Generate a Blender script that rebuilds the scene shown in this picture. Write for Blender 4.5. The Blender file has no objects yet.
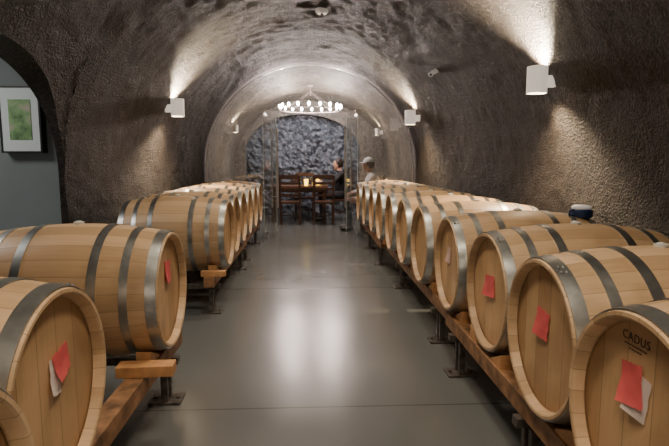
import bpy, bmesh, math, random
from mathutils import Vector, Matrix, noise
random.seed(7)
PI = math.pi
col = bpy.context.scene.collection

# ---------------------------------------------------------------- helpers
def link(o, parent=None):
    col.objects.link(o)
    if parent: o.parent = parent
    return o
def finish(name, bm, mat, parent=None, smooth=False, loc=None, recalc=True):
    if recalc: bmesh.ops.recalc_face_normals(bm, faces=bm.faces)
    me = bpy.data.meshes.new(name)
    bm.to_mesh(me); bm.free()
    mats = mat if isinstance(mat, (list, tuple)) else [mat]
    for m in mats: me.materials.append(m)
    if smooth:
        for p in me.polygons: p.use_smooth = True
        try: me.set_sharp_from_angle(angle=math.radians(smooth if smooth is not True else 40))
        except Exception: pass
    o = bpy.data.objects.new(name, me)
    if loc: o.location = loc
    return link(o, parent)
def thing(name, label, cat, loc=(0, 0, 0), rz=0, group=None):
    o = bpy.data.objects.new(name, None); o.empty_display_size = .1
    o.location = loc; o.rotation_euler = (0, 0, rz)
    o['label'] = label; o['category'] = cat
    if group: o['group'] = group
    return link(o)
def tag(o, label, cat, group=None):
    o['label'] = label; o['category'] = cat
    if group: o['group'] = group
    return o
def struct(o):
    o['kind'] = 'structure'; return o
def box(bm, c, s, M=None, bev=0):
    r = bmesh.ops.create_cube(bm, size=1)
    vs = r['verts']
    bmesh.ops.scale(bm, vec=s, verts=vs)
    if bev:
        es = list({e for v in vs for e in v.link_edges})
        rb = bmesh.ops.bevel(bm, geom=es, offset=bev, segments=2, affect='EDGES', profile=.7)
        vs = list({v for f in rb['faces'] for v in f.verts} | {v for v in vs if v.is_valid})
        seen = set(vs); st = list(vs)
        while st:
            v = st.pop()
            for e in v.link_edges:
                w = e.other_vert(v)
                if w not in seen: seen.add(w); st.append(w)
        vs = list(seen)
    T = Matrix.Translation(c)
    if M: T = T @ M
    bmesh.ops.transform(bm, matrix=T, verts=vs)
def tube(bm, p0, p1, r0, r1=None, n=16, caps=True):
    p0, p1 = Vector(p0), Vector(p1); r1 = r0 if r1 is None else r1
    d = p1 - p0
    q = d.to_track_quat('Z', 'Y').to_matrix().to_4x4()
    bmesh.ops.create_cone(bm, cap_ends=caps, cap_tris=False, segments=n, radius1=r0, radius2=r1, depth=d.length,
                          matrix=Matrix.Translation((p0 + p1) / 2) @ q)
def ball(bm, c, r, sc=(1, 1, 1), sub=3, M=None):
    T = Matrix.Translation(c)
    if M: T = T @ M
    bmesh.ops.create_icosphere(bm, subdivisions=sub, radius=r, matrix=T @ Matrix.Diagonal((*sc, 1)))
def lathe(bm, prof, axis='Z', n=48, closed=False):
    rings = []
    for (a, r) in prof:
        ring = []
        for k in range(n):
            t = 2 * PI * k / n
            if axis == 'Z': co = (r * math.cos(t), r * math.sin(t), a)
            else: co = (a, r * math.cos(t), r * math.sin(t))
            ring.append(bm.verts.new(co))
        rings.append(ring)
    m = len(rings)
    for i in range(m if closed else m - 1):
        A, B = rings[i], rings[(i + 1) % m]
        for k in range(n):
            bm.faces.new((A[k], A[(k + 1) % n], B[(k + 1) % n], B[k]))
    return rings
def prism(bm, pts, y0, y1):   # outline in XZ, extruded along Y
    a = [bm.verts.new((x, y0, z)) for x, z in pts]; b = [bm.verts.new((x, y1, z)) for x, z in pts]
    bm.faces.new(a); bm.faces.new(b[::-1])
    n = len(pts)
    for i in range(n): bm.faces.new((a[i], a[(i + 1) % n], b[(i + 1) % n], b[i]))
def copy_tree(o, parent=None):
    c = o.copy(); col.objects.link(c)
    if parent: c.parent = parent
    for ch in list(o.children): copy_tree(ch, c)
    return c

# ---------------------------------------------------------------- materials
def mat(name):
    m = bpy.data.materials.new(name); m.use_nodes = True
    nt = m.node_tree; b = nt.nodes['Principled BSDF']
    return m, nt, b
def simple(name, c, rough=.5, metal=0, spec=None, noise_amt=0, nscale=20, bump=0, emit=None, es=0):
    m, nt, b = mat(name)
    b.inputs['Roughness'].default_value = rough; b.inputs['Metallic'].default_value = metal
    b.inputs['Base Color'].default_value = (*c, 1)
    tc = nt.nodes.new('ShaderNodeTexCoord'); nz = nt.nodes.new('ShaderNodeTexNoise')
    nz.inputs['Scale'].default_value = nscale; nz.inputs['Detail'].default_value = 5
    nt.links.new(tc.outputs['Object'], nz.inputs['Vector'])
    if noise_amt:
        r = nt.nodes.new('ShaderNodeValToRGB'); e = r.color_ramp.elements
        e[0].position = .3; e[1].position = .7
        e[0].color = (*[x * (1 - noise_amt) for x in c], 1); e[1].color = (*[min(1, x * (1 + noise_amt)) for x in c], 1)
        nt.links.new(nz.outputs['Fac'], r.inputs['Fac']); nt.links.new(r.outputs['Color'], b.inputs['Base Color'])
    if bump:
        bp = nt.nodes.new('ShaderNodeBump'); bp.inputs['Strength'].default_value = bump; bp.inputs['Distance'].default_value = .01
        nt.links.new(nz.outputs['Fac'], bp.inputs['Height']); nt.links.new(bp.outputs['Normal'], b.inputs['Normal'])
    if emit:
        b.inputs['Emission Color'].default_value = (*emit, 1); b.inputs['Emission Strength'].default_value = es
    return m
def mnode(nt, op, a, b=None):
    n = nt.nodes.new('ShaderNodeMath'); n.operation = op
    for i, v in enumerate((a, b)):
        if v is None: continue
        if isinstance(v, (int, float)): n.inputs[i].default_value = v
        else: nt.links.new(v, n.inputs[i])
    return n.outputs[0]
def mixc(nt, mode, fac, a, b):
    n = nt.nodes.new('ShaderNodeMix'); n.data_type = 'RGBA'; n.blend_type = mode
    if isinstance(fac, (int, float)): n.inputs[0].default_value = fac
    else: nt.links.new(fac, n.inputs[0])
    for i, v in ((6, a), (7, b)):
        if isinstance(v, tuple): n.inputs[i].default_value = (*v, 1)
        else: nt.links.new(v, n.inputs[i])
    return n.outputs[2]
def oak(name, kind, c0, c1, count):
    m, nt, b = mat(name)
    tc = nt.nodes.new('ShaderNodeTexCoord'); sp = nt.nodes.new('ShaderNodeSeparateXYZ')
    nt.links.new(tc.outputs['Object'], sp.inputs[0])
    oi = nt.nodes.new('ShaderNodeObjectInfo')
    if kind == 'stave':
        u = mnode(nt, 'MULTIPLY', mnode(nt, 'ARCTAN2', sp.outputs['Z'], sp.outputs['Y']), count / (2 * PI))
        gs = (1.5, 45, 45)
    else:
        u = mnode(nt, 'MULTIPLY', sp.outputs['Y'], count); gs = (40, 45, 2)
    u = mnode(nt, 'ADD', u, 50.3)
    cell = mnode(nt, 'FLOOR', u); fr = mnode(nt, 'FRACT', u)
    wn = nt.nodes.new('ShaderNodeTexWhiteNoise'); wn.noise_dimensions = '2D'
    cb = nt.nodes.new('ShaderNodeCombineXYZ'); nt.links.new(cell, cb.inputs[0]); nt.links.new(oi.outputs['Random'], cb.inputs[1])
    nt.links.new(cb.outputs[0], wn.inputs['Vector'])
    mp = nt.nodes.new('ShaderNodeMapping'); mp.inputs['Scale'].default_value = gs
    nt.links.new(tc.outputs['Object'], mp.inputs['Vector'])
    off = nt.nodes.new('ShaderNodeCombineXYZ'); nt.links.new(mnode(nt, 'MULTIPLY', wn.outputs['Value'], 30), off.inputs[0])
    nt.links.new(off.outputs[0], mp.inputs['Location'])
    gr = nt.nodes.new('ShaderNodeTexNoise'); gr.inputs['Scale'].default_value = 1.5; gr.inputs['Detail'].default_value = 6
    nt.links.new(mp.outputs[0], gr.inputs['Vector'])
    st = nt.nodes.new('ShaderNodeTexNoise'); st.inputs['Scale'].default_value = 3.5; st.inputs['Detail'].default_value = 4
    nt.links.new(tc.outputs['Object'], st.inputs['Vector'])
    f = mnode(nt, 'ADD', mnode(nt, 'MULTIPLY', wn.outputs['Value'], .62), mnode(nt, 'MULTIPLY', gr.outputs['Fac'], .45))
    base = mixc(nt, 'MIX', f, c0, c1)
    stain = nt.nodes.new('ShaderNodeMapRange'); stain.inputs[1].default_value = .5; stain.inputs[2].default_value = .75
    stain.inputs[3].default_value = 0; stain.inputs[4].default_value = .6
    nt.links.new(st.outputs['Fac'], stain.inputs[0])
    base = mixc(nt, 'MIX', stain.outputs[0], base, tuple(x * .6 for x in c0))
    hv = mnode(nt, 'ADD', mnode(nt, 'MULTIPLY', oi.outputs['Random'], .22), .84)
    base = mixc(nt, 'MULTIPLY', 1.0, base, hv)
    edge = mnode(nt, 'MINIMUM', fr, mnode(nt, 'SUBTRACT', 1.0, fr))
    seam = mnode(nt, 'LESS_THAN', edge, .018)
    base = mixc(nt, 'MIX', mnode(nt, 'MULTIPLY', seam, .5), base, tuple(x * .3 for x in c0))
    nt.links.new(base, b.inputs['Base Color'])
    b.inputs['Roughness'].default_value = .42
    bp = nt.nodes.new('ShaderNodeBump'); bp.inputs['Strength'].default_value = .2; bp.inputs['Distance'].default_value = .003
    nt.links.new(mnode(nt, 'SUBTRACT', gr.outputs['Fac'], seam), bp.inputs['Height']); nt.links.new(bp.outputs['Normal'], b.inputs['Normal'])
    return m
M_stave = oak('stave oak', 'stave', (.44, .265, .13), (.84, .58, .34), 26)
M_head = oak('head oak', 'head', (.53, .295, .13), (.84, .54, .28), 9.5)
M_hoop = simple('galvanised hoop', (.42, .42, .40), .36, .9, noise_amt=.4, nscale=9, bump=.15)
M_bung = simple('bung silicone', (.75, .74, .70), .4)
M_red = simple('red paper', (.76, .12, .12), .75, noise_amt=.16, nscale=8)
M_white = simple('white paper', (.80, .66, .60), .7, noise_amt=.1)
M_pink = simple('pale pink paper', (.70, .47, .40), .7, noise_amt=.1)
M_ink = simple('brand ink', (.09, .05, .03), .6)
M_rail = simple('old timber', (.27, .135, .06), .6, noise_amt=.55, nscale=14, bump=.4)
M_chock = simple('fresh chock wood', (.60, .30, .12), .6, noise_amt=.25, nscale=18)
M_steel = simple('painted steel', (.12, .10, .085), .5, .6, noise_amt=.5, nscale=25)
M_chrome = simple('brushed steel', (.62, .60, .57), .35, 1)
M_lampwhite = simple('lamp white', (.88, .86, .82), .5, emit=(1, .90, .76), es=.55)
M_lampsmall = simple('small lamp white', (.7, .68, .64), .5)
M_plastic_glow = simple('self-lit white plastic', (.85, .85, .82), .4, emit=(1, .97, .92), es=.12)  # weak emission stands in for light that does not reach these parts
M_black = simple('black frame', (.012, .010, .010), .4)
M_dark_wood = simple('dark dining wood', (.085, .036, .018), .35, noise_amt=.5, nscale=20)
M_table = simple('table wood', (.14, .065, .034), .3, noise_amt=.4, nscale=12)
M_bulb = simple('bulb glow', (1, .9, .85), .4, emit=(1, .78, .75), es=260)
M_sbulb = simple('sconce bulb glow', (1, .9, .75), .4, emit=(1, .80, .55), es=140)
M_iron = simple('pale iron ring', (.6, .48, .46), .45, .1)
M_candle = simple('yellow candle glass', (.9, .55, .03), .4, emit=(1, .6, .04), es=6)
M_skin = simple('skin', (.62, .36, .25), .5)
M_shirt_l = simple('pale shirt', (.74, .76, .80), .8, noise_amt=.1)
M_shirt_d = simple('dark shirt', (.018, .016, .020), .8, noise_amt=.2)
M_trouser = simple('dark trousers', (.03, .032, .045), .8, noise_amt=.2)
M_shoe = simple('shoe leather', (.02, .015, .012), .4)
M_hair_d = simple('dark hair', (.025, .014, .009), .6, noise_amt=.4, nscale=60)
M_hair_g = simple('grey hair', (.20, .17, .15), .6, noise_amt=.3, nscale=60)
M_cap = simple('pale cap cloth', (.84, .86, .90), .85, noise_amt=.08, nscale=50)
M_blue = simple('navy plastic', (.02, .05, .14), .4)

def shotcrete(name='shotcrete', ca=(.005, .0037, .0027), cb_=(.072, .052, .035), bumpd=.045, sc=28):
    m, nt, b = mat(name)
    tc = nt.nodes.new('ShaderNodeTexCoord')
    n1 = nt.nodes.new('ShaderNodeTexNoise'); n1.inputs['Scale'].default_value = 1.3; n1.inputs['Detail'].default_value = 5
    n2 = nt.nodes.new('ShaderNodeTexNoise'); n2.inputs['Scale'].default_value = sc; n2.inputs['Detail'].default_value = 7; n2.inputs['Roughness'].default_value = .75
    vo = nt.nodes.new('ShaderNodeTexVoronoi'); vo.inputs['Scale'].default_value = 55
    for n in (n1, n2, vo): nt.links.new(tc.outputs['Object'], n.inputs['Vector'])
    r = nt.nodes.new('ShaderNodeValToRGB'); e = r.color_ramp.elements
    e[0].position = .40; e[0].color = (*ca, 1); e[1].position = .64; e[1].color = (*cb_, 1)
    k = mnode(nt, 'ADD', mnode(nt, 'MULTIPLY', n1.outputs['Fac'], .25), mnode(nt, 'MULTIPLY', n2.outputs['Fac'], .75))
    nt.links.new(k, r.inputs['Fac']); nt.links.new(r.outputs['Color'], b.inputs['Base Color'])
    b.inputs['Roughness'].default_value = .5
    bp = nt.nodes.new('ShaderNodeBump'); bp.inputs['Strength'].default_value = 1; bp.inputs['Distance'].default_value = bumpd
    h = mnode(nt, 'ADD', n2.outputs['Fac'], mnode(nt, 'MULTIPLY', vo.outputs['Distance'], .4))
    nt.links.new(h, bp.inputs['Height']); nt.links.new(bp.outputs['Normal'], b.inputs['Normal'])
    return m
M_wall = shotcrete()
M_room = shotcrete('pale room plaster', (.055, .046, .038), (.26, .225, .185), .03, 16)
def floor_mat():
    m, nt, b = mat('polished concrete')
    tc = nt.nodes.new('ShaderNodeTexCoord'); sp = nt.nodes.new('ShaderNodeSeparateXYZ'); nt.links.new(tc.outputs['Object'], sp.inputs[0])
    n1 = nt.nodes.new('ShaderNodeTexNoise'); n1.inputs['Scale'].default_value = .9; n1.inputs['Detail'].default_value = 3; n1.inputs['Roughness'].default_value = .5
    n2 = nt.nodes.new('ShaderNodeTexNoise'); n2.inputs['Scale'].default_value = 1.8; n2.inputs['Detail'].default_value = 1
    for n in (n1, n2): nt.links.new(tc.outputs['Object'], n.inputs['Vector'])
    r = nt.nodes.new('ShaderNodeValToRGB'); e = r.color_ramp.elements
    e[0].position = .2; e[0].color = (.128, .132, .127, 1); e[1].position = .8; e[1].color = (.150, .154, .148, 1)
    nt.links.new(n1.outputs['Fac'], r.inputs['Fac'])
    j = None
    for yj in (-.4, 2.62, 5.2, 7.8):
        d = mnode(nt, 'LESS_THAN', mnode(nt, 'ABSOLUTE', mnode(nt, 'SUBTRACT', sp.outputs['Y'], yj)), .006)
        j = d if j is None else mnode(nt, 'MAXIMUM', j, d)
    c = mixc(nt, 'MIX', mnode(nt, 'MULTIPLY', j, .6), r.outputs['Color'], (.03, .027, .022))
    nt.links.new(c, b.inputs['Base Color'])
    mr = nt.nodes.new('ShaderNodeMapRange'); mr.inputs[1].default_value = .3; mr.inputs[2].default_value = .7
    mr.inputs[3].default_value = .20; mr.inputs[4].default_value = .27
    nt.links.new(n2.outputs['Fac'], mr.inputs[0]); nt.links.new(mr.outputs[0], b.inputs['Roughness'])
    b.inputs['Specular IOR Level'].default_value = .8
    bp = nt.nodes.new('ShaderNodeBump'); bp.inputs['Strength'].default_value = .12; bp.inputs['Distance'].default_value = .02
    nt.links.new(n2.outputs['Fac'], bp.inputs['Height']); nt.links.new(bp.outputs['Normal'], b.inputs['Normal'])
    return m
M_floor = floor_mat()
M_paint = simple('grey green paint', (.205, .235, .235), .75, noise_amt=.06, nscale=3)
def rock_mat():
    m, nt, b = mat('rough blue rock')
    tc = nt.nodes.new('ShaderNodeTexCoord')
    n1 = nt.nodes.new('ShaderNodeTexNoise'); n1.inputs['Scale'].default_value = 8; n1.inputs['Detail'].default_value = 12; n1.inputs['Roughness'].default_value = .8; n1.inputs['Distortion'].default_value = .4
    nt.links.new(tc.outputs['Object'], n1.inputs['Vector'])
    r = nt.nodes.new('ShaderNodeValToRGB'); e = r.color_ramp.elements
    e[0].position = .42; e[0].color = (.03, .035, .046, 1); e[1].position = .68; e[1].color = (.30, .33, .38, 1)
    nt.links.new(n1.outputs['Fac'], r.inputs['Fac']); nt.links.new(r.outputs['Color'], b.inputs['Base Color'])
    b.inputs['Roughness'].default_value = .45
    bp = nt.nodes.new('ShaderNodeBump'); bp.inputs['Strength'].default_value = 1; bp.inputs['Distance'].default_value = .05
    nt.links.new(n1.outputs['Fac'], bp.inputs['Height']); nt.links.new(bp.outputs['Normal'], b.inputs['Normal'])
    return m
M_rock = rock_mat()
def glass_mat(name, refl, haze):
    m = bpy.data.materials.new(name); m.use_nodes = True; nt = m.node_tree; nt.nodes.clear()
    out = nt.nodes.new('ShaderNodeOutputMaterial'); tr = nt.nodes.new('ShaderNodeBsdfTransparent'); tr.inputs[0].default_value = (.96, .98, .97, 1)
    gl = nt.nodes.new('ShaderNodeBsdfGlossy'); gl.inputs['Roughness'].default_value = .03
    df = nt.nodes.new('ShaderNodeBsdfDiffuse'); df.inputs[0].default_value = (.8, .8, .76, 1)
    fr = nt.nodes.new('ShaderNodeFresnel'); fr.inputs[0].default_value = 1.45
    m1 = nt.nodes.new('ShaderNodeMixShader'); m2 = nt.nodes.new('ShaderNodeMixShader'); m2.inputs[0].default_value = haze
    k = mnode(nt, 'MULTIPLY', fr.outputs[0], refl)
    nt.links.new(k, m1.inputs[0]); nt.links.new(tr.outputs[0], m1.inputs[1]); nt.links.new(gl.outputs[0], m1.inputs[2])
    nt.links.new(m1.outputs[0], m2.inputs[1]); nt.links.new(df.outputs[0], m2.inputs[2]); nt.links.new(m2.outputs[0], out.inputs[0])
    return m
M_glass = glass_mat('clear glass', 1.6, .02)
M_doorglass = glass_mat('clear door glass', .35, .03)
M_edge = simple('polished glass edge', (.62, .68, .65), .25)
def art_mat():
    m, nt, b = mat('green garden print')
    tc = nt.nodes.new('ShaderNodeTexCoord')
    n1 = nt.nodes.new('ShaderNodeTexNoise'); n1.inputs['Scale'].default_value = 9; n1.inputs['Detail'].default_value = 4
    nt.links.new(tc.outputs['Object'], n1.inputs['Vector'])
    r = nt.nodes.new('ShaderNodeValToRGB'); e = r.color_ramp.elements
    e[0].position = .34; e[0].color = (.06, .15, .05, 1); e[1].position = .70; e[1].color = (.52, .40, .36, 1)
    x = e.new(.52); x.color = (.24, .40, .17, 1)
    nt.links.new(n1.outputs['Fac'], r.inputs['Fac']); nt.links.new(r.outputs['Color'], b.inputs['Base Color'])
    return m
M_art = art_mat()

# ---------------------------------------------------------------- the tunnel shell
ZS = 1.2
def W(y):
    if y < 4.5: return 2.1
    if y < 8.7: return 2.1 - .085 * (y - 4.5)
    return 1.743
def TOP(y):
    if y < 4.5: return 3.2
    if y < 8.7: return 3.2 - .08 * (y - 4.5)
    return 2.864 - .06 * (y - 8.7)
def prof(y, u):      # u 0..1: floor to springing ; 1..2: quarter ellipse to the crown ; returns positive-side x, z
    w, h = W(y), TOP(y) - ZS
    if u <= 1: return w, u * ZS
    a = (u - 1) * PI / 2
    return w * math.cos(a), ZS + h * math.sin(a)
def rough(p, amp=1):
    n = noise.noise(p * .9) * .035 + noise.noise(p * 3.3) * .014 + noise.noise(p * 10) * .016
    return n * amp
def shell_pt(s, y, u):
    x, z = prof(y, u)
    p = Vector((s * x, y, z))
    nrm = Vector((-s * x / max(W(y), .1), 0, -max(0, z - ZS) / 1.9)); nrm.normalize()
    a = min(1, abs(y - 8.7) / .25) * .8 + .2
    return p + nrm * (rough(p, a) - .01)
def ys(a, b, st=.05):
    n = max(1, int(round((b - a) / st))); return [a + (b - a) * i / n for i in range(n + 1)]
UW = 1.6
def grid(bm, s, Y, Ufun):
    rows = []
    for y in Y:
        rows.append([bm.verts.new(shell_pt(s, y, u)) for u in Ufun(y)])
    for i in range(len(rows) - 1):
        for k in range(len(rows[i]) - 1):
            f = bm.faces.new((rows[i][k], rows[i + 1][k], rows[i + 1][k + 1], rows[i][k + 1]))
            if (Y[i] + Y[i + 1]) / 2 > 8.72: f.material_index = 1
def U_full(y): return [UW * k / 72 for k in range(73)]
O0, O1, OT, OS = 1.95, 4.58, 2.07, 1.15          # side opening: start, end, top height, springing
def open_z(y):
    c, h = (O0 + O1) / 2, (O1 - O0) / 2
    t = max(0, 1 - abs((y - c) / h) ** 2.4)
    return OS + (OT - OS) * t ** (1 / 2.2)
def u_of_z(y, z):
    if z <= ZS: return z / ZS
    return 1 + math.asin(min(1, (z - ZS) / (TOP(y) - ZS))) / (PI / 2)
def U_open(y):
    u0 = u_of_z(y, open_z(y)); return [u0 + (UW - u0) * k / 40 for k in range(41)]
YEND = 12.6
bm = bmesh.new(); grid(bm, 1, ys(-2, YEND), U_full)
struct(finish('wall_right', bm, [M_wall, M_room], smooth=180))
bm = bmesh.new()
grid(bm, -1, ys(-2, O0), U_full)
oy = [(O0 + O1) / 2 - (O1 - O0) / 2 * math.cos(PI * i / 48) for i in range(49)]
grid(bm, -1, oy, U_open); grid(bm, -1, ys(O1, YEND), U_full)
struct(finish('wall_left', bm, [M_wall, M_room], smooth=180))
bm = bmesh.new()
UC = [UW + (2 - UW) * k / 24 for k in range(25)]
rows = []; YC = ys(-2, YEND)
for y in YC:
    rows.append([bm.verts.new(shell_pt(-1, y, u)) for u in UC] + [bm.verts.new(shell_pt(1, y, u)) for u in UC[::-1][1:]])
for i in range(len(rows) - 1):
    for k in range(len(rows[i]) - 1):
        f = bm.faces.new((rows[i][k], rows[i + 1][k], rows[i + 1][k + 1], rows[i][k + 1]))
        if (YC[i] + YC[i + 1]) / 2 > 8.72: f.material_index = 1
struct(finish('ceiling', bm, [M_wall, M_room], smooth=180))
# reveal of the side opening
bm = bmesh.new()
outline = [(O0, OS * k / 10) for k in range(10)] + [(y, open_z(y)) for y in oy] + [(O1, OS * k / 10) for k in range(9, -1, -1)]
A, B = [], []
for (y, z) in outline:
    A.append(bm.verts.new(shell_pt(-1, y, u_of_z(y, z)))); B.append(bm.verts.new((-2.16, y, z)))
for i in range(len(A) - 1): bm.faces.new((A[i], A[i + 1], B[i + 1], B[i]))
struct(finish('trim_1', bm, M_wall, smooth=60))
# side passage in blue grey paint
PF = O1 + .03
bm = bmesh.new(); box(bm, (-3.68, PF + .04, 1.35), (3.04, .08, 2.7)); struct(finish('wall_passage_far', bm, M_paint))
bm = bmesh.new(); box(bm, (-3.68, O0 - .06, 1.35), (3.04, .08, 2.7)); struct(finish('wall_passage_near', bm, M_paint))
bm = bmesh.new(); box(bm, (-5.2, 3.2, 1.35), (.08, 3.0, 2.7)); struct(finish('wall_passage_end', bm, M_paint))
bm = bmesh.new(); box(bm, (-3.55, 3.2, 2.74), (3.4, 3.0, .06)); struct(finish('ceiling_passage', bm, M_paint))
# floor
bm = bmesh.new(); box(bm, (-1.45, 5.3, -.05), (7.7, 14.8, .1)); struct(finish('floor', bm, M_floor))
# rock end wall
bm = bmesh.new()
N = 120; g = []
for i in range(N + 1):
    row = []
    for k in range(N + 1):
        x = -1.85 + 3.7 * i / N; z = 2.95 * k / N
        q = Vector((x + .3 * z, 0, z))
        d = noise.noise(q * 2.1) * .09 + noise.cell(q * 7 + Vector((noise.noise(q * 6), 0, noise.noise(q * 7)))) * .04 + noise.noise(q * 11) * .06
        row.append(bm.verts.new((x, 12.44 - d, z)))
    g.append(row)
for i in range(N):
    for k in range(N): bm.faces.new((g[i][k], g[i + 1][k], g[i + 1][k + 1], g[i][k + 1]))
struct(finish('wall_back', bm, M_rock))
# plaster surround that frames the exposed rock
bm = bmesh.new()
inner = [(1.14, 0), (1.14, 1.5)] + [(-.18 + 1.32 * math.cos(a), 1.5 + .84 * math.sin(a)) for a in [PI * k / 30 for k in range(1, 30)]] + [(-1.50, 1.5), (-1.50, 0)]
outer = [(1.95, 0), (1.95, 1.5)] + [(1.95 * math.cos(a), 1.5 + 1.45 * math.sin(a)) for a in [PI * k / 30 for k in range(1, 30)]] + [(-1.95, 1.5), (-1.95, 0)]
n = len(inner)
vi = [[bm.verts.new((x, y, z)) for x, z in inner] for y in (12.16, 12.26)]; vo_ = [[bm.verts.new((x, y, z)) for x, z in outer] for y in (12.16, 12.26)]
for i in range(n - 1):
    bm.faces.new((vi[0][i], vi[0][i + 1], vo_[0][i + 1], vo_[0][i])); bm.faces.new((vi[1][i], vi[1][i + 1], vo_[1][i + 1], vo_[1][i]))
    bm.faces.new((vi[0][i], vi[0][i + 1], vi[1][i + 1], vi[1][i])); bm.faces.new((vo_[0][i], vo_[0][i + 1], vo_[1][i + 1], vo_[1][i]))
struct(finish('trim_2', bm, M_room))

# ---------------------------------------------------------------- barrels
L, RB, RH, ZC = .90, .336, .29, .65
def br(x): return RB - (RB - RH) * (2 * x / L - 1) ** 2
def make_barrel():
    t = thing('wine_barrel', 'x', 'barrel')
    bm = bmesh.new()
    xs = [L * i / 28 for i in range(29)]
    p = [(.034, RH - .03), (.034, RH - .024), (.004, RH - .018), (0, RH - .013)] + [(x, br(x) - (.003 if x in (xs[0], xs[-1]) else 0)) for x in xs] \
        + [(L, RH - .013), (L - .004, RH - .018), (L - .034, RH - .024), (L - .034, RH - .03)]
    lathe(bm, p, 'X', 104)
    finish('staves', bm, M_stave, t, smooth=35)
    for xx, sg in ((.036, 1), (L - .036, -1)):
        bm = bmesh.new()
        lathe(bm, [(xx, .0005), (xx, .15), (xx, RH - .027), (xx + sg * .002, RH - .022), (xx + sg * .02, RH - .022), (xx + sg * .02, .0005)], 'X', 64, closed=True)
        finish('barrel_head', bm, M_head, t, smooth=35)
    for (a, b) in ((.008, .054), (.128, .164), (.262, .302)):
        for mir in (0, 1):
            x0, x1 = (a, b) if not mir else (L - b, L - a)
            bm = bmesh.new(); th = .0035
            n = 4; inner = [(x0 + (x1 - x0) * i / n) for i in range(n + 1)]
            p = [(x, br(x) + th) for x in inner] + [(x, br(x) - .002) for x in inner[::-1]]
            lathe(bm, p, 'X', 104, closed=True)
            xm = (x0 + x1) / 2; ang = 1.9 + 7 * a
            for da in (-.05, .05):
                for q in (-.2, .2):
                    r = br(xm) + th
                    ball(bm, (xm + q * (x1 - x0), r * math.cos(ang + da), r * math.sin(ang + da)), .0065, sub=1)
            finish('hoop', bm, M_hoop, t, smooth=35)
    bm = bmesh.new()
    tube(bm, (L / 2, 0, RB - .01), (L / 2, 0, RB + .010), .022, .025, 20); tube(bm, (L / 2, 0, RB + .010), (L / 2, 0, RB + .015), .016, .011, 20)
    finish('bung', bm, M_bung, t, smooth=30)
    return t
proto = make_barrel()
def paper(t, ly, lz, w, h, rot, m, name='paper_tag', x=.033, lab=None, crumple=0):
    bm = bmesh.new(); n = 8; R = Matrix.Rotation(rot, 3, 'X'); v = []
    for th in (0, .0008):
        v.append([[bm.verts.new(R @ Vector((x - th - .016 * (k / n) ** 2 * (i / n) - crumple * abs(noise.noise(Vector((i * .5, k * .45, rot * 9)))), (i / n - .5) * w * (1 + .12 * noise.noise(Vector((k * .5, rot * 5, 0)))), (.5 - k / n) * h)) + Vector((0, ly, lz))) for k in range(n + 1)] for i in range(n + 1)])
    for q in v:
        for i in range(n):
            for k in range(n): bm.faces.new((q[i][k], q[i + 1][k], q[i + 1][k + 1], q[i][k + 1]))
    for i in range(n):
        for k in (0, n): bm.faces.new((v[0][i][k], v[0][i + 1][k], v[1][i + 1][k], v[1][i][k]))
        for k in (0, n): bm.faces.new((v[0][k][i], v[0][k][i + 1], v[1][k][i + 1], v[1][k][i]))
    o = finish(name, bm, m, t, smooth=60)
    if lab: o['label'] = lab
    return o
GR, GL = 'oak wine barrels in the right row', 'oak wine barrels in the left row'
right = [(1.15, .758), (1.825, .828), (2.50, .860), (3.20, .845), (3.95, .825), (4.68, .82), (5.40, .812), (6.11, .80), (6.81, .79), (7.51, .765), (8.19, .74)]
ordi = ['nearest', 'second', 'third', 'fourth', 'fifth', 'sixth', 'seventh', 'eighth', 'ninth', 'tenth', 'eleventh']
rl = ['nearest oak barrel on the right, black branded lettering and red tag on its head',
      'second oak barrel from the camera on the right, red tag near centre of its head',
      'third oak barrel from the camera on the right, with small square red tag',
      'fourth oak barrel from the camera on the right, with pale tag, below the blue jug']
RBAR = []
for i, (y, x) in enumerate(right):
    lab = rl[i] if i < 4 else ('untagged oak barrel, %s from the camera in the right row' % ordi[i] if i < 10 else 'oak barrel at the far end of the right row, beside the glass door')
    RBAR.append(copy_tree(proto))
    o = RBAR[-1]; o.location = (x, y, ZC); o.rotation_euler = (0, 0, random.uniform(-.012, .012)); o['label'] = lab; o['group'] = GR
left = [(.775, .585), (1.45, .70), (2.62, .700), (4.66, .725), (5.335, .76), (6.01, .77), (6.68, .775), (7.35, .775), (8.02, .77)]
ll = ['oak barrel at the bottom left corner, mostly cut off by the frame edge',
      'large near left oak barrel with overlapping white and red papers on its head',
      'left oak barrel with narrow red tag, standing alone below the arched side opening',
      'foremost oak barrel of the far left group, above the rusty stand with a wood block']
LBAR = []
for i, (y, x) in enumerate(left):
    if i < 4: lab = ll[i]
    elif i < 8: lab = '%s oak barrel counted from the front of the far left group' % ordi[i - 3]
    else: lab = 'oak barrel at the far end of the left row, next to the glass panel'
    o = proto if i == 0 else copy_tree(proto)
    LBAR.append(o); o.location = (-x, y, ZC); o.rotation_euler = (0, 0, PI + random.uniform(-.012, .012)); o['label'] = lab; o['group'] = GL
paper(RBAR[0], .020, .080, .075, .11, .15, M_white, lab='white sheet behind the red tag', x=.0345)
paper(RBAR[0], .045, .10, .080, .105, -.12, M_red, lab='red paper tag', crumple=.007)
paper(RBAR[1], .02, .045, .10, .105, .1, M_red, lab='red paper tag', crumple=.007)
paper(RBAR[2], .01, .025, .13, .105, -.1, M_red, lab='red paper tag', crumple=.007)
paper(RBAR[3], .03, .05, .08, .10, .1, M_pink, lab='pale pink paper tag')
paper(LBAR[1], -.01, .035, .075, .10, .22, M_white, lab='white sheet below the red tag', x=.0345, crumple=.006)
paper(LBAR[1], -.045, .065, .09, .085, -.2, M_red, lab='red paper tag', crumple=.010)
paper(LBAR[2], -.02, .085, .105, .11, .1, M_red, lab='red paper tag', crumple=.007)
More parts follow.
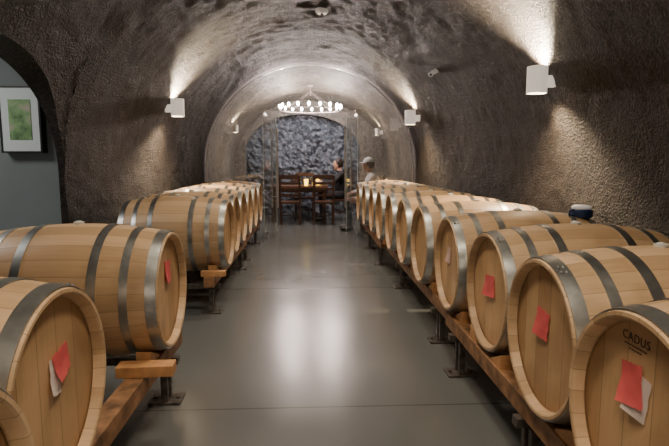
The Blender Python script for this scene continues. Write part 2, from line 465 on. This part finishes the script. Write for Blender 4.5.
def text(s, size, parent, ly, lz, m, name='lettering'):
    cu = bpy.data.curves.new('t', 'FONT'); cu.body = s; cu.size = size; cu.align_x = 'CENTER'; cu.extrude = .0004; cu.space_character = 1.12
    tmp = bpy.data.objects.new('t', cu); col.objects.link(tmp)
    bpy.context.view_layer.update()
    me = bpy.data.meshes.new_from_object(tmp.evaluated_get(bpy.context.evaluated_depsgraph_get()))
    bpy.data.objects.remove(tmp); bpy.data.curves.remove(cu)
    Mx = Matrix(((0, 0, -1, .0350), (-1, 0, 0, ly), (0, 1, 0, lz), (0, 0, 0, 1)))
    me.transform(Mx); me.materials.clear(); me.materials.append(m)
    o = bpy.data.objects.new(name, me); return link(o, parent)
text('CADUS', .031, RBAR[0], .045, .204, M_ink)
bm = bmesh.new()
for k in range(9): box(bm, (.0350, .005 + k * .010, .194), (.0012, .006, .003))
for k in range(5): box(bm, (.0350, .025 + k * .010, .184), (.0012, .006, .003))
finish('lettering', bm, M_ink, RBAR[0])

# ---------------------------------------------------------------- racks
RT = .334
def rack(label, s, xf, xr, y0, y1, stands, bys):
    t = thing('barrel_rack', label, 'barrel rack', (s * (xf + xr) / 2, (y0 + y1) / 2, 0))
    ox, oy = t.location.x, t.location.y
    for X in (xf, xr):
        bm = bmesh.new(); box(bm, (s * X - ox, 0, RT - .0425), (.085, y1 - y0, .085), bev=.006); finish('rail', bm, M_rail, t)
    for ysd in stands:
        bm = bmesh.new(); box(bm, (0, ysd - oy, .229), (xr - xf + .14, .05, .04), bev=.003); finish('cross_bar', bm, M_steel, t)
        for X in (xf, xr):
            for dy in (-.035, .035):
                bm = bmesh.new(); box(bm, (s * X - ox, ysd - oy + dy, .1105), (.035, .03, .197), bev=.003); finish('post', bm, M_steel, t)
            bm = bmesh.new(); box(bm, (s * X - ox, ysd - oy, .006), (.17, .13, .012), bev=.003)
            for dx in (-.06, .06): tube(bm, (s * X - ox + dx, ysd - oy, .01), (s * X - ox + dx, ysd - oy, .022), .01, n=6)
            finish('foot_plate', bm, M_steel, t)
    for by in bys:
        for sg in (-1, 1):
            bm = bmesh.new()
            a, b = by - oy + sg * .10, by - oy + sg * .23
            cx = s * xf - ox; w = .035
            v = [bm.verts.new(c) for c in ((cx - w, a, RT), (cx + w, a, RT), (cx + w, b, RT), (cx - w, b, RT), (cx - w, b, .405), (cx + w, b, .405), (cx - w, a, .345), (cx + w, a, .345))]
            for f in ((0, 1, 2, 3), (6, 4, 5, 7), (0, 6, 7, 1), (3, 2, 5, 4), (0, 3, 4, 6), (1, 7, 5, 2)): bm.faces.new([v[q] for q in f])
            finish('wedge', bm, M_chock, t)
    return t
ry = [y for y, x in right]
rack('near right timber barrel rack under the first barrels by the camera', 1, .905, 1.56, .2, 3.22, (.9, 2.0, 3.02), ry[:3])
rack('middle right timber barrel rack on paired steel posts', 1, .93, 1.56, 3.30, 6.0, (3.6, 5.2), ry[3:7])
rack('far right timber barrel rack ending at the glass door', 1, .87, 1.48, 6.08, 8.55, (6.4, 7.6), ry[7:])
rack('near left dark timber barrel rack with an empty stretch of rail', -1, .79, 1.46, -.2, 2.95, (.3, 1.5, 2.74), (left[0][0], left[1][0], left[2][0]))
rack('left timber barrel rack starting beyond the arched side opening', -1, .85, 1.50, 4.26, 6.50, (4.40, 6.2), [y for y, x in left[3:6]])
rack('far left timber barrel rack ending at the glass panel', -1, .87, 1.48, 6.57, 8.42, (6.8, 8.1), [y for y, x in left[6:9]])
bm = bmesh.new(); box(bm, (0, 0, 0), (.25, .085, .05), bev=.004)
o = finish('wood_block', bm, M_chock, loc=(-.75, 2.30, RT + .0255)); o.rotation_euler = (0, 0, .05)
tag(o, 'bright orange-brown wood block lying across the near left rail', 'wood block')
bm = bmesh.new(); box(bm, (0, 0, 0), (.2, .06, .045), bev=.004)
o = finish('wood_block', bm, M_chock, loc=(-.82, 4.32, RT + .023)); tag(o, 'wood block on the rail end before the far left group', 'wood block')

# ---------------------------------------------------------------- jug on the fourth right barrel
t = thing('plastic_jug', 'small navy blue jug with white lid on a right barrel by the wall', 'jug', (1.68, 3.15, ZC + RH + .006))
bm = bmesh.new(); lathe(bm, [(0, .001), (0, .06), (.008, .066), (.045, .066), (.055, .055), (.055, .001)], 'Z', 24); finish('jug_body', bm, M_blue, t, smooth=40)
bm = bmesh.new(); lathe(bm, [(.054, .001), (.054, .056), (.066, .058), (.076, .046), (.079, .001)], 'Z', 24); finish('lid', bm, M_plastic_glow, t, smooth=40)
bm = bmesh.new(); tube(bm, (-.06, -.02, .048), (-.09, -.03, .042), .006); tube(bm, (-.09, -.03, .042), (-.09, -.03, .018), .006); tube(bm, (-.09, -.03, .018), (-.06, -.02, .012), .006); finish('handle', bm, M_blue, t, smooth=40)

# ---------------------------------------------------------------- framed picture
t = thing('framed_picture', 'black edged framed mostly green print with white mat on the painted wall', 'picture', (-2.42, PF, 1.36))
bm = bmesh.new(); fw, fh, ft = .335, .55, .014
box(bm, (0, -.045, ft / 2), (fw, .09, ft)); box(bm, (0, -.045, fh - ft / 2), (fw, .09, ft))
for sx in (-1, 1): box(bm, (sx * (fw / 2 - ft / 2), -.045, fh / 2), (ft, .09, fh - 2 * ft))
finish('frame', bm, M_black, t)
bm = bmesh.new(); box(bm, (0, -.07, fh / 2), (fw - 2 * ft, .03, fh - 2 * ft)); finish('mat_board', bm, simple('mat white', (.70, .76, .75), .6), t)
bm = bmesh.new(); box(bm, (0, -.088, fh / 2), (.18, .005, .33)); finish('print', bm, M_art, t)

# ---------------------------------------------------------------- sconces
def wallx(y, z): return prof(y, u_of_z(y, z))[0]
def spot(name, loc, rot, e, c, size=110, blend=.8, r=.03):
    l = bpy.data.lights.new(name, 'SPOT'); l.energy = e; l.color = c; l.spot_size = math.radians(size); l.spot_blend = blend; l.shadow_soft_size = r
    o = bpy.data.objects.new(name, l); o.location = loc; o.rotation_euler = rot; col.objects.link(o)
def sconce(s, y, z, label, e=26, up=3.0, dn=2.0, r=.080, h=.105, m=None):
    m = m or M_lampwhite
    X = s * (wallx(y, z) - .125)
    t = thing('wall_sconce', label, 'wall light', (X, y, z), group='white up and down wall sconces')
    bm = bmesh.new()
    lathe(bm, [(-h, r), (h, r), (h, r - .006), (-h, r - .006)], 'Z', 40, closed=True); finish('lamp_shade', bm, m, t, smooth=35)
    bm = bmesh.new(); box(bm, (s * (r + .03), 0, -.01), (.08, .05, .09), bev=.004); finish('bracket', bm, m, t)
    bm = bmesh.new(); ball(bm, (0, 0, 0), .030, (1, 1, 1.3)); tube(bm, (s * (r - .003), 0, 0), (s * .02, 0, 0), .012); finish('bulb', bm, M_sbulb, t, smooth=True)
    spot('sconce lamp down', (X + s * .02, y, z - h + .02), (0, 0, 0), e * dn, (1, .76, .50), 120, 1)
    spot('sconce lamp up', (X + s * .02, y, z + h - .02), (PI, 0, 0), e * up, (1, .81, .58), 116, .9)
sconce(1, 4.22, 1.94, 'large white cylindrical wall sconce on the right wall, nearest to the camera', 120, 6.5, 1.6)
sconce(-1, 6.6, 1.94, 'white cylindrical wall sconce on the left wall above the barrels', 100, 6)
sconce(1, 7.95, 1.94, 'small white wall sconce on the right wall just before the glass', 55, 5)
sconce(-1, 10.2, 1.9, 'distant white wall sconce on the left, inside the tasting room', 20, 2.5, 1.5, .05, .07, M_lampsmall)
sconce(1, 11.2, 1.9, 'distant white wall sconce on the right, inside the tasting room', 16, 2.5, 1.5, .05, .07, M_lampsmall)
sconce(-1, .4, 2.0, 'added white cylindrical wall sconce on the left wall, out of view', 12)  # unseen sconce added for extra light near the camera

# ---------------------------------------------------------------- ceiling and wall devices
t = thing('smoke_detector', 'white ceiling device at the crown of the vault', 'smoke detector', (.14, 6.35, TOP(6.35) - .03))
bm = bmesh.new(); lathe(bm, [(.05, .001), (.05, .075), (.0, .075), (-.02, .055), (-.022, .001)], 'Z', 28); finish('housing', bm, M_plastic_glow, t, smooth=35)
bm = bmesh.new(); ball(bm, (0, 0, -.018), .02, (1, 1, .8)); finish('lens', bm, M_black, t, smooth=True)
yy = 6.4; zz = 2.36; xx = wallx(yy, zz)
t = thing('security_camera', 'small white camera high on the right wall', 'camera', (xx - .02, yy, zz))
bm = bmesh.new(); tube(bm, (.05, 0, .02), (-.015, 0, -.01), .028, n=20); finish('mount', bm, M_plastic_glow, t, smooth=35)
bm = bmesh.new(); tube(bm, (-.03, .05, -.02), (-.045, -.06, -.045), .028, n=20); finish('housing', bm, M_plastic_glow, t, smooth=35)
bm = bmesh.new(); tube(bm, (-.045, -.058, -.0445), (-.046, -.066, -.0465), .014, n=20); finish('lens', bm, M_black, t, smooth=35)

# ---------------------------------------------------------------- glass partition
GY, GW, GT, DX0, DX1, DH = 8.7, 1.70, 2.83, -.78, .78, 2.1
def arc(z0, z1, s, n=24):
    a0, a1 = math.asin((z0 - ZS) / (GT - ZS)), math.asin((z1 - ZS) / (GT - ZS))
    return [(s * GW * math.cos(a0 + (a1 - a0) * i / n), ZS + (GT - ZS) * math.sin(a0 + (a1 - a0) * i / n)) for i in range(n + 1)]
win = struct(thing('window_1', 'x', 'x', (0, GY, 0)))
del win['label']; del win['category']
bm = bmesh.new(); prism(bm, arc(DH + .006, GT, 1, 30) + arc(DH + .006, GT, -1, 30)[::-1][1:], -.006, .006); finish('pane', bm, M_glass, win)
for s, xd in ((-1, DX0 - .004), (1, DX1 + .004)):
    bm = bmesh.new(); prism(bm, [(xd, .005), (xd, DH)] + arc(ZS, DH, s)[::-1] + [(s * GW, .005)], -.006, .006); finish('pane', bm, M_glass, win)
bm = bmesh.new()
full = [(GW, .0)] + arc(ZS, GT, 1, 40) + arc(ZS, GT, -1, 40)[::-1][1:] + [(-GW, 0)]
k = (GW + .010) / GW
for i in range(len(full) - 1):
    (x0, z0), (x1, z1) = full[i], full[i + 1]
    def outp(x, z):
        return (x * k, z if z <= ZS else ZS + (z - ZS) * 1.006)
    a, b = outp(x0, z0), outp(x1, z1)
    pts = [(x0, z0), (x1, z1), b, a]
    v = [bm.verts.new((x, yv, z)) for yv in (-.015, .015) for x, z in pts]
    for f in ((0, 1, 2, 3), (7, 6, 5, 4), (0, 1, 5, 4), (3, 2, 6, 7)): bm.faces.new([v[q] for q in f])
bmesh.ops.remove_doubles(bm, verts=bm.verts, dist=.0005)
finish('window_frame', bm, M_chrome, win)
for xd in (DX0, DX1):
    bm = bmesh.new(); box(bm, (xd, 0, DH), (.09, .03, .05), bev=.003); finish('glass_clamp', bm, M_chrome, win)
bm = bmesh.new(); box(bm, ((DX0 + DX1) / 2, 0, DH), (DX1 - DX0 - .09, .013, .010)); finish('glass_edge', bm, M_edge, win)
for xd in (DX0, DX1):
    bm = bmesh.new(); box(bm, (xd, 0, 1.04), (.008, .014, 2.06)); finish('glass_edge', bm, M_edge, win)
def glass_door(n, s, hx, ang):
    w = .76
    d = thing('door_%d' % n, 'x', 'x', (hx, GY, 0), ang); del d['label']; del d['category']; struct(d)
    bm = bmesh.new(); box(bm, (-s * w / 2 - s * .01, 0, 1.04), (w, .012, 2.06)); finish('door_leaf', bm, M_doorglass, d)
    bm = bmesh.new(); box(bm, (-s * (w + .01), 0, 1.04), (.008, .015, 2.06)); finish('glass_edge', bm, M_edge, d)
    bm = bmesh.new(); box(bm, (-s * .09, 0, .05), (.16, .028, .07)); box(bm, (-s * .09, 0, 2.045), (.16, .028, .045)); finish('patch_fitting', bm, M_chrome, d)
    for yy in (-.05, .05):
        bm = bmesh.new(); X = -s * (w - .09)
        tube(bm, (X, yy, .45), (X, yy, 1.85), .014)
        for z in (.65, 1.65): tube(bm, (X, yy, z), (X, 0, z), .008)
        finish('door_handle', bm, M_chrome, d, smooth=35)
glass_door(1, -1, DX0, math.radians(78))
glass_door(2, 1, DX1, math.radians(-80))

# ---------------------------------------------------------------- tasting room
def dining_chair(x, y, rz, label):
    t = thing('dining_chair', label, 'chair', (x, y, 0), rz, 'dark wooden ladder back chairs')   # faces +Y
    bm = bmesh.new(); box(bm, (0, 0, .445), (.44, .42, .04), bev=.01); finish('seat', bm, M_dark_wood, t)
    for sx in (-1, 1):
        bm = bmesh.new(); box(bm, (sx * .195, .18, .2125), (.04, .04, .425), bev=.004); finish('leg', bm, M_dark_wood, t)
        bm = bmesh.new(); box(bm, (sx * .195, -.19, .2125), (.04, .04, .425), bev=.004); box(bm, (sx * .195, -.215, .72), (.04, .035, .56), Matrix.Rotation(.09, 4, 'X'), bev=.004)
        finish('leg', bm, M_dark_wood, t)
    bm = bmesh.new()
    for z, h in ((.60, .05), (.72, .05), (.84, .05), (.965, .085)): box(bm, (0, -.19 - (z - .45) * .09, z), (.36, .02, h), bev=.004)
    finish('backrest', bm, M_dark_wood, t)
    bm = bmesh.new()
    for sx in (-1, 1): box(bm, (sx * .195, 0, .18), (.02, .34, .025))
    box(bm, (0, 0, .18), (.37, .02, .025)); finish('stretcher', bm, M_dark_wood, t)
    return t
dining_chair(-.42, 10.62, 0, 'dark ladder back chair on the left, back turned to the aisle')
dining_chair(.26, 10.62, 0, 'dark ladder back chair right of centre, back turned to the aisle')
dining_chair(.66, 11.27, PI / 2, 'dark chair occupied by the person in dark clothes')
dining_chair(1.14, 9.65, PI / 2, 'dark chair occupied by the person in the cap')
dining_chair(-.15, 11.85, PI, 'dark chair on the rock wall side of the table')
t = thing('dining_table', 'long dark wooden table before the rock wall', 'table', (-.25, 11.27, 0))
bm = bmesh.new(); box(bm, (0, 0, .74), (1.2, .85, .045), bev=.008); finish('tabletop', bm, M_table, t)
for sx in (-1, 1):
    for sy in (-1, 1):
        bm = bmesh.new(); box(bm, (sx * .53, sy * .35, .3585), (.07, .07, .717), bev=.006); finish('leg', bm, M_dark_wood, t)
bm = bmesh.new()
for sy in (-1, 1): box(bm, (0, sy * .35, .675), (.99, .025, .085))
for sx in (-1, 1): box(bm, (sx * .53, 0, .675), (.025, .63, .085))
finish('apron', bm, M_dark_wood, t)
for x, y, lab in ((-.10, 11.12, 'glowing yellow candle glass at the middle of the table'), (.16, 11.47, 'glowing yellow candle glass at the right end of the table')):
    t = thing('candle_holder', lab, 'candle', (x, y, .7635), group='yellow candles')
    bm = bmesh.new(); lathe(bm, [(0, .001), (0, .035), (.13, .045), (.13, .040), (.02, .030), (.02, .001)], 'Z', 20); finish('glass_cup', bm, M_candle, t, smooth=35)
    bm = bmesh.new(); tube(bm, (0, 0, .02), (0, 0, .08), .022); ball(bm, (0, 0, .1), .01, (1, 1, 2)); finish('candle', bm, M_candle, t, smooth=35)
M_wg = simple('wine glass', (.8, .82, .8), .05); M_wg.node_tree.nodes['Principled BSDF'].inputs['Transmission Weight'].default_value = .95
for x, y, lab in ((-.38, 11.07, 'stemmed wine glass left of the candles'), (.03, 11.02, 'stemmed wine glass between the candles'), (.2, 11.17, 'stemmed wine glass before the person in dark clothes')):
    bm = bmesh.new(); lathe(bm, [(0, .001), (0, .034), (.004, .034), (.008, .006), (.09, .005), (.11, .03), (.15, .040), (.20, .030), (.20, .028), (.15, .037), (.112, .027), (.098, .001)], 'Z', 20)
    tag(finish('wine_glass', bm, M_wg, smooth=50, loc=(x, y, .7635)), lab, 'wine glass', 'wine glasses on the table')
# chandelier
cz = 2.27
t = thing('chandelier', 'round ring chandelier of bright candle bulbs in the tasting room', 'chandelier', (0, 10.4, cz))
bm = bmesh.new(); R = .60; n = 48
rings = []
for i in range(n):
    a = 2 * PI * i / n
    rings.append([bm.verts.new(((R + .008 * math.cos(q)) * math.cos(a), (R + .008 * math.cos(q)) * math.sin(a), .010 * math.sin(q))) for q in [k * PI / 4 for k in range(8)]])
for i in range(n):
    for k in range(8): bm.faces.new((rings[i][k], rings[(i + 1) % n][k], rings[(i + 1) % n][(k + 1) % 8], rings[i][(k + 1) % 8]))
finish('ring', bm, M_iron, t, smooth=60)
bm = bmesh.new(); ctop = TOP(10.4) - cz - .01
tube(bm, (0, 0, ctop - .2), (0, 0, ctop), .006, n=8)
for k in range(4): a = PI / 4 + k * PI / 2; tube(bm, (R * math.cos(a), R * math.sin(a), 0), (0, 0, ctop - .12), .0025, n=6)
tube(bm, (0, 0, ctop - .03), (0, 0, ctop), .05, n=20)
finish('hanging_rod', bm, M_iron, t)
for k in range(18):
    a = 2 * PI * k / 18 + .13; x, y = R * math.cos(a), R * math.sin(a)
    bm = bmesh.new(); tube(bm, (x, y, .008), (x, y, .045), .010); c = finish('candle_sleeve', bm, M_lampwhite, t, smooth=35)
    bm = bmesh.new(); ball(bm, (x, y, .070), .022, (1, 1, 1.6), 2); finish('bulb', bm, M_bulb, c, smooth=True)
for x, y in ((-.4, 10.1), (.4, 10.1), (-.4, 10.8), (.4, 10.8)):
    l = bpy.data.lights.new('chandelier glow', 'POINT'); l.energy = 26; l.color = (1, .86, .76); l.shadow_soft_size = .06
    o = bpy.data.objects.new('chandelier glow', l); o.location = (x, y, cz + .18); col.objects.link(o)

# ---------------------------------------------------------------- people (seated, local facing +X)
def capsule(bm, a, b, ra, rb):
    a, b = Vector(a), Vector(b)
    tube(bm, a, b, ra, rb, 16); ball(bm, a, ra, sub=2); ball(bm, b, rb, sub=2)
def person(label, loc, rz, shirt, hairm, cap, arms):
    t = thing('person', label, 'person', loc, rz)
    bm = bmesh.new()
    ball(bm, (-.02, 0, .575), .15, (.95, 1.15, .75)); capsule(bm, (-.02, 0, .60), (-.01, 0, .85), .135, .145)
    ball(bm, (-.01, 0, .90), .15, (.85, 1.2, 1)); capsule(bm, (-.01, -.13, 1.0), (-.01, .13, 1.0), .07, .07)
    capsule(bm, (0, 0, .98), (.03, 0, 1.10), .062, .055)
    for s in (-1, 1):
        capsule(bm, (0, s * .095, .558), (.43, s * .12, .545), .09, .062)
        capsule(bm, (.43, s * .12, .545), (.40, s * .12, .10), .060, .042)
        capsule(bm, (.37, s * .12, .045), (.55, s * .135, .035), .042, .034)
        sh = Vector((-.01, s * .185, 1.0)); el, wr = [Vector((v[0], s * v[1], v[2])) for v in arms]
        capsule(bm, sh, el, .054, .043); capsule(bm, el, wr, .042, .028)
        d = (wr - el).normalized(); side = d.cross(Vector((0, 0, 1))).normalized()
        pc = wr + d * .05
        capsule(bm, wr, pc, .028, .03); ball(bm, pc, .035, (1, 1, .6), 2)
        for q, ln in ((-1.5, .05), (-.5, .062), (.5, .066), (1.5, .056)):
            b0 = pc + side * q * .017 + d * .025; b1 = b0 + d * ln * .55; b2 = b1 + d * ln * .5 + Vector((0, 0, -.018))
            capsule(bm, b0, b1, .0095, .009); capsule(bm, b1, b2, .009, .0075)
        th0 = pc - side * s * .028; th1 = th0 + d * .03 - side * s * .028; capsule(bm, th0, th1, .012, .010); capsule(bm, th1, th1 + d * .025, .010, .008)
    hc = Vector((.05, 0, 1.215))
    ball(bm, hc, .10, (.98, .78, 1.12)); ball(bm, hc + Vector((.025, 0, -.055)), .07, (.95, .8, .95))
    capsule(bm, hc + Vector((.090, 0, .012)), hc + Vector((.112, 0, -.018)), .009, .014)     # nose
    capsule(bm, hc + Vector((.086, -.018, -.056)), hc + Vector((.086, .018, -.056)), .009, .009)  # lips
    ball(bm, hc + Vector((.066, 0, -.10)), .022)
    for s in (-1, 1): ball(bm, hc + Vector((-.005, s * .080, -.01)), .026, (.7, .35, 1.1), 2)
    me = bpy.data.meshes.new('raw'); bm.to_mesh(me); bm.free()
    tmp = bpy.data.objects.new('raw', me); col.objects.link(tmp)
    m1 = tmp.modifiers.new('r', 'REMESH'); m1.mode = 'VOXEL'; m1.voxel_size = .0075
    m2 = tmp.modifiers.new('s', 'SMOOTH'); m2.factor = .5; m2.iterations = 3
    bpy.context.view_layer.update()
    fm = bpy.data.meshes.new_from_object(tmp.evaluated_get(bpy.context.evaluated_depsgraph_get()))
    bpy.data.objects.remove(tmp)
    fm.name = 'person_body'; fm.materials.clear()
    for m in (M_skin, shirt, M_trouser, M_shoe): fm.materials.append(m)
    wr = [Vector((arms[1][0], s * arms[1][1], arms[1][2])) for s in (-1, 1)]; el = [Vector((arms[0][0], s * arms[0][1], arms[0][2])) for s in (-1, 1)]
    for p in fm.polygons:
        c = p.center; p.use_smooth = True; k = 1
        if c.z > 1.075: k = 0
        elif c.z < .09: k = 3
        elif c.z < .61 and (c.z < .58 or c.x > .1): k = 2
        for i in range(2):
            d = (wr[i] - el[i]).normalized()
            q = (c - wr[i]).dot(d)
            if q > -.01 and (c - wr[i]).length < .19: k = 0
        p.material_index = k
    link(bpy.data.objects.new('body', fm), t)
    for s in (-1, 1):
        bm = bmesh.new(); ball(bm, hc + Vector((.087, s * .031, .012)), .011, sub=2); finish('eye', bm, M_shoe, t, smooth=True)
    bm = bmesh.new()
    bmesh.ops.create_icosphere(bm, subdivisions=4, radius=.108, matrix=Matrix.Translation(hc + Vector((-.008, 0, .012))) @ Matrix.Diagonal((1, .84, 1.1, 1)))
    kill = [v for v in bm.verts if (v.co.x - hc.x > .055 and v.co.z < hc.z + .065) or v.co.z < hc.z - .07 or (v.co.x > hc.x + .01 and v.co.z < hc.z - .01)]
    bmesh.ops.delete(bm, geom=kill, context='VERTS')
    finish('hair', bm, hairm, t, smooth=True)
    if cap:
        bm = bmesh.new()
        bmesh.ops.create_icosphere(bm, subdivisions=4, radius=.116, matrix=Matrix.Translation(hc + Vector((-.004, 0, .018))) @ Matrix.Diagonal((1, .86, 1.08, 1)))
        bmesh.ops.delete(bm, geom=[v for v in bm.verts if v.co.z < hc.z + .045], context='VERTS')
        finish('cap_crown', bm, M_cap, t, smooth=True)
        bm = bmesh.new(); n = 14; a = []; b = []
        for i in range(n + 1):
            q = -1.15 + 2.3 * i / n
            a.append(bm.verts.new(hc + Vector((.108 * math.cos(q), .092 * math.sin(q), .048))))
            b.append(bm.verts.new(hc + Vector((.108 * math.cos(q) + .075 * math.cos(q) ** .5 if math.cos(q) > 0 else .1, .092 * math.sin(q), .034))))
        for i in range(n): bm.faces.new((a[i], a[i + 1], b[i + 1], b[i]))
        r = bmesh.ops.solidify(bm, geom=list(bm.faces), thickness=.004)
        finish('cap_brim', bm, M_cap, t, smooth=True)
    return t
person('seated person in pale shirt and pale cap behind the glass', (1.12, 9.65, 0), PI, M_shirt_l, M_hair_g, True, ((.12, .22, .76), (.32, .15, .70)))
person('seated person with dark hair and dark clothes at the table end', (.64, 11.27, 0), PI, M_shirt_d, M_hair_d, False, ((.16, .23, .82), (.40, .14, .83)))

# ---------------------------------------------------------------- lights
def area(name, loc, rot, e, c, sx, sy=None):
    l = bpy.data.lights.new(name, 'AREA'); l.shape = 'RECTANGLE' if sy else 'DISK'; l.size = sx; l.energy = e; l.color = c
    if sy: l.size_y = sy
    o = bpy.data.objects.new(name, l); o.location = loc; o.rotation_euler = rot; col.objects.link(o)
for x, y, e in ((0, -.2, 92), (.3, 1.1, 92), (-.15, 2.5, 88), (.45, 3.8, 84), (-.3, 5.0, 84), (.35, 6.2, 80), (-.1, 7.5, 80)):
    spot('vault fill', (x, y, TOP(y) - .20), (0, 0, 0), e, (1, .85, .66), 108, .7, .17)  # added fill spots without fixtures, brightening barrels and floor from above
area('passage fill', (-3.4, 3.0, 2.65), (0, 0, 0), 38, (1, .97, .94), .8, .8)  # added fill that brightens the side passage and its picture
area('front fill', (0, -1.9, 1.5), (math.radians(75), 0, 0), 17, (1, .86, .70), 1.6, .9)  # added soft fill from behind the camera, no real source there
area('rock fill', (0, 11.4, TOP(11.4) - .12), (math.radians(40), 0, 0), 22, (.88, .93, 1), 1.4, .12)  # added fill strip to bring out the rock face
w = bpy.data.worlds.new('world'); bpy.context.scene.world = w; w.use_nodes = True
w.node_tree.nodes['Background'].inputs[0].default_value = (.9, .76, .58, 1); w.node_tree.nodes['Background'].inputs[1].default_value = .035

# ---------------------------------------------------------------- camera
cd = bpy.data.cameras.new('cam'); cd.sensor_width = 36; cd.lens = 520 / 669 * 36; cd.clip_start = .02
cam = bpy.data.objects.new('cam', cd); cam.location = (0, 0, 1.3)
cam.rotation_euler = (math.radians(90 - 6.9), 0, math.radians(-2.6)); col.objects.link(cam)
bpy.context.scene.camera = cam
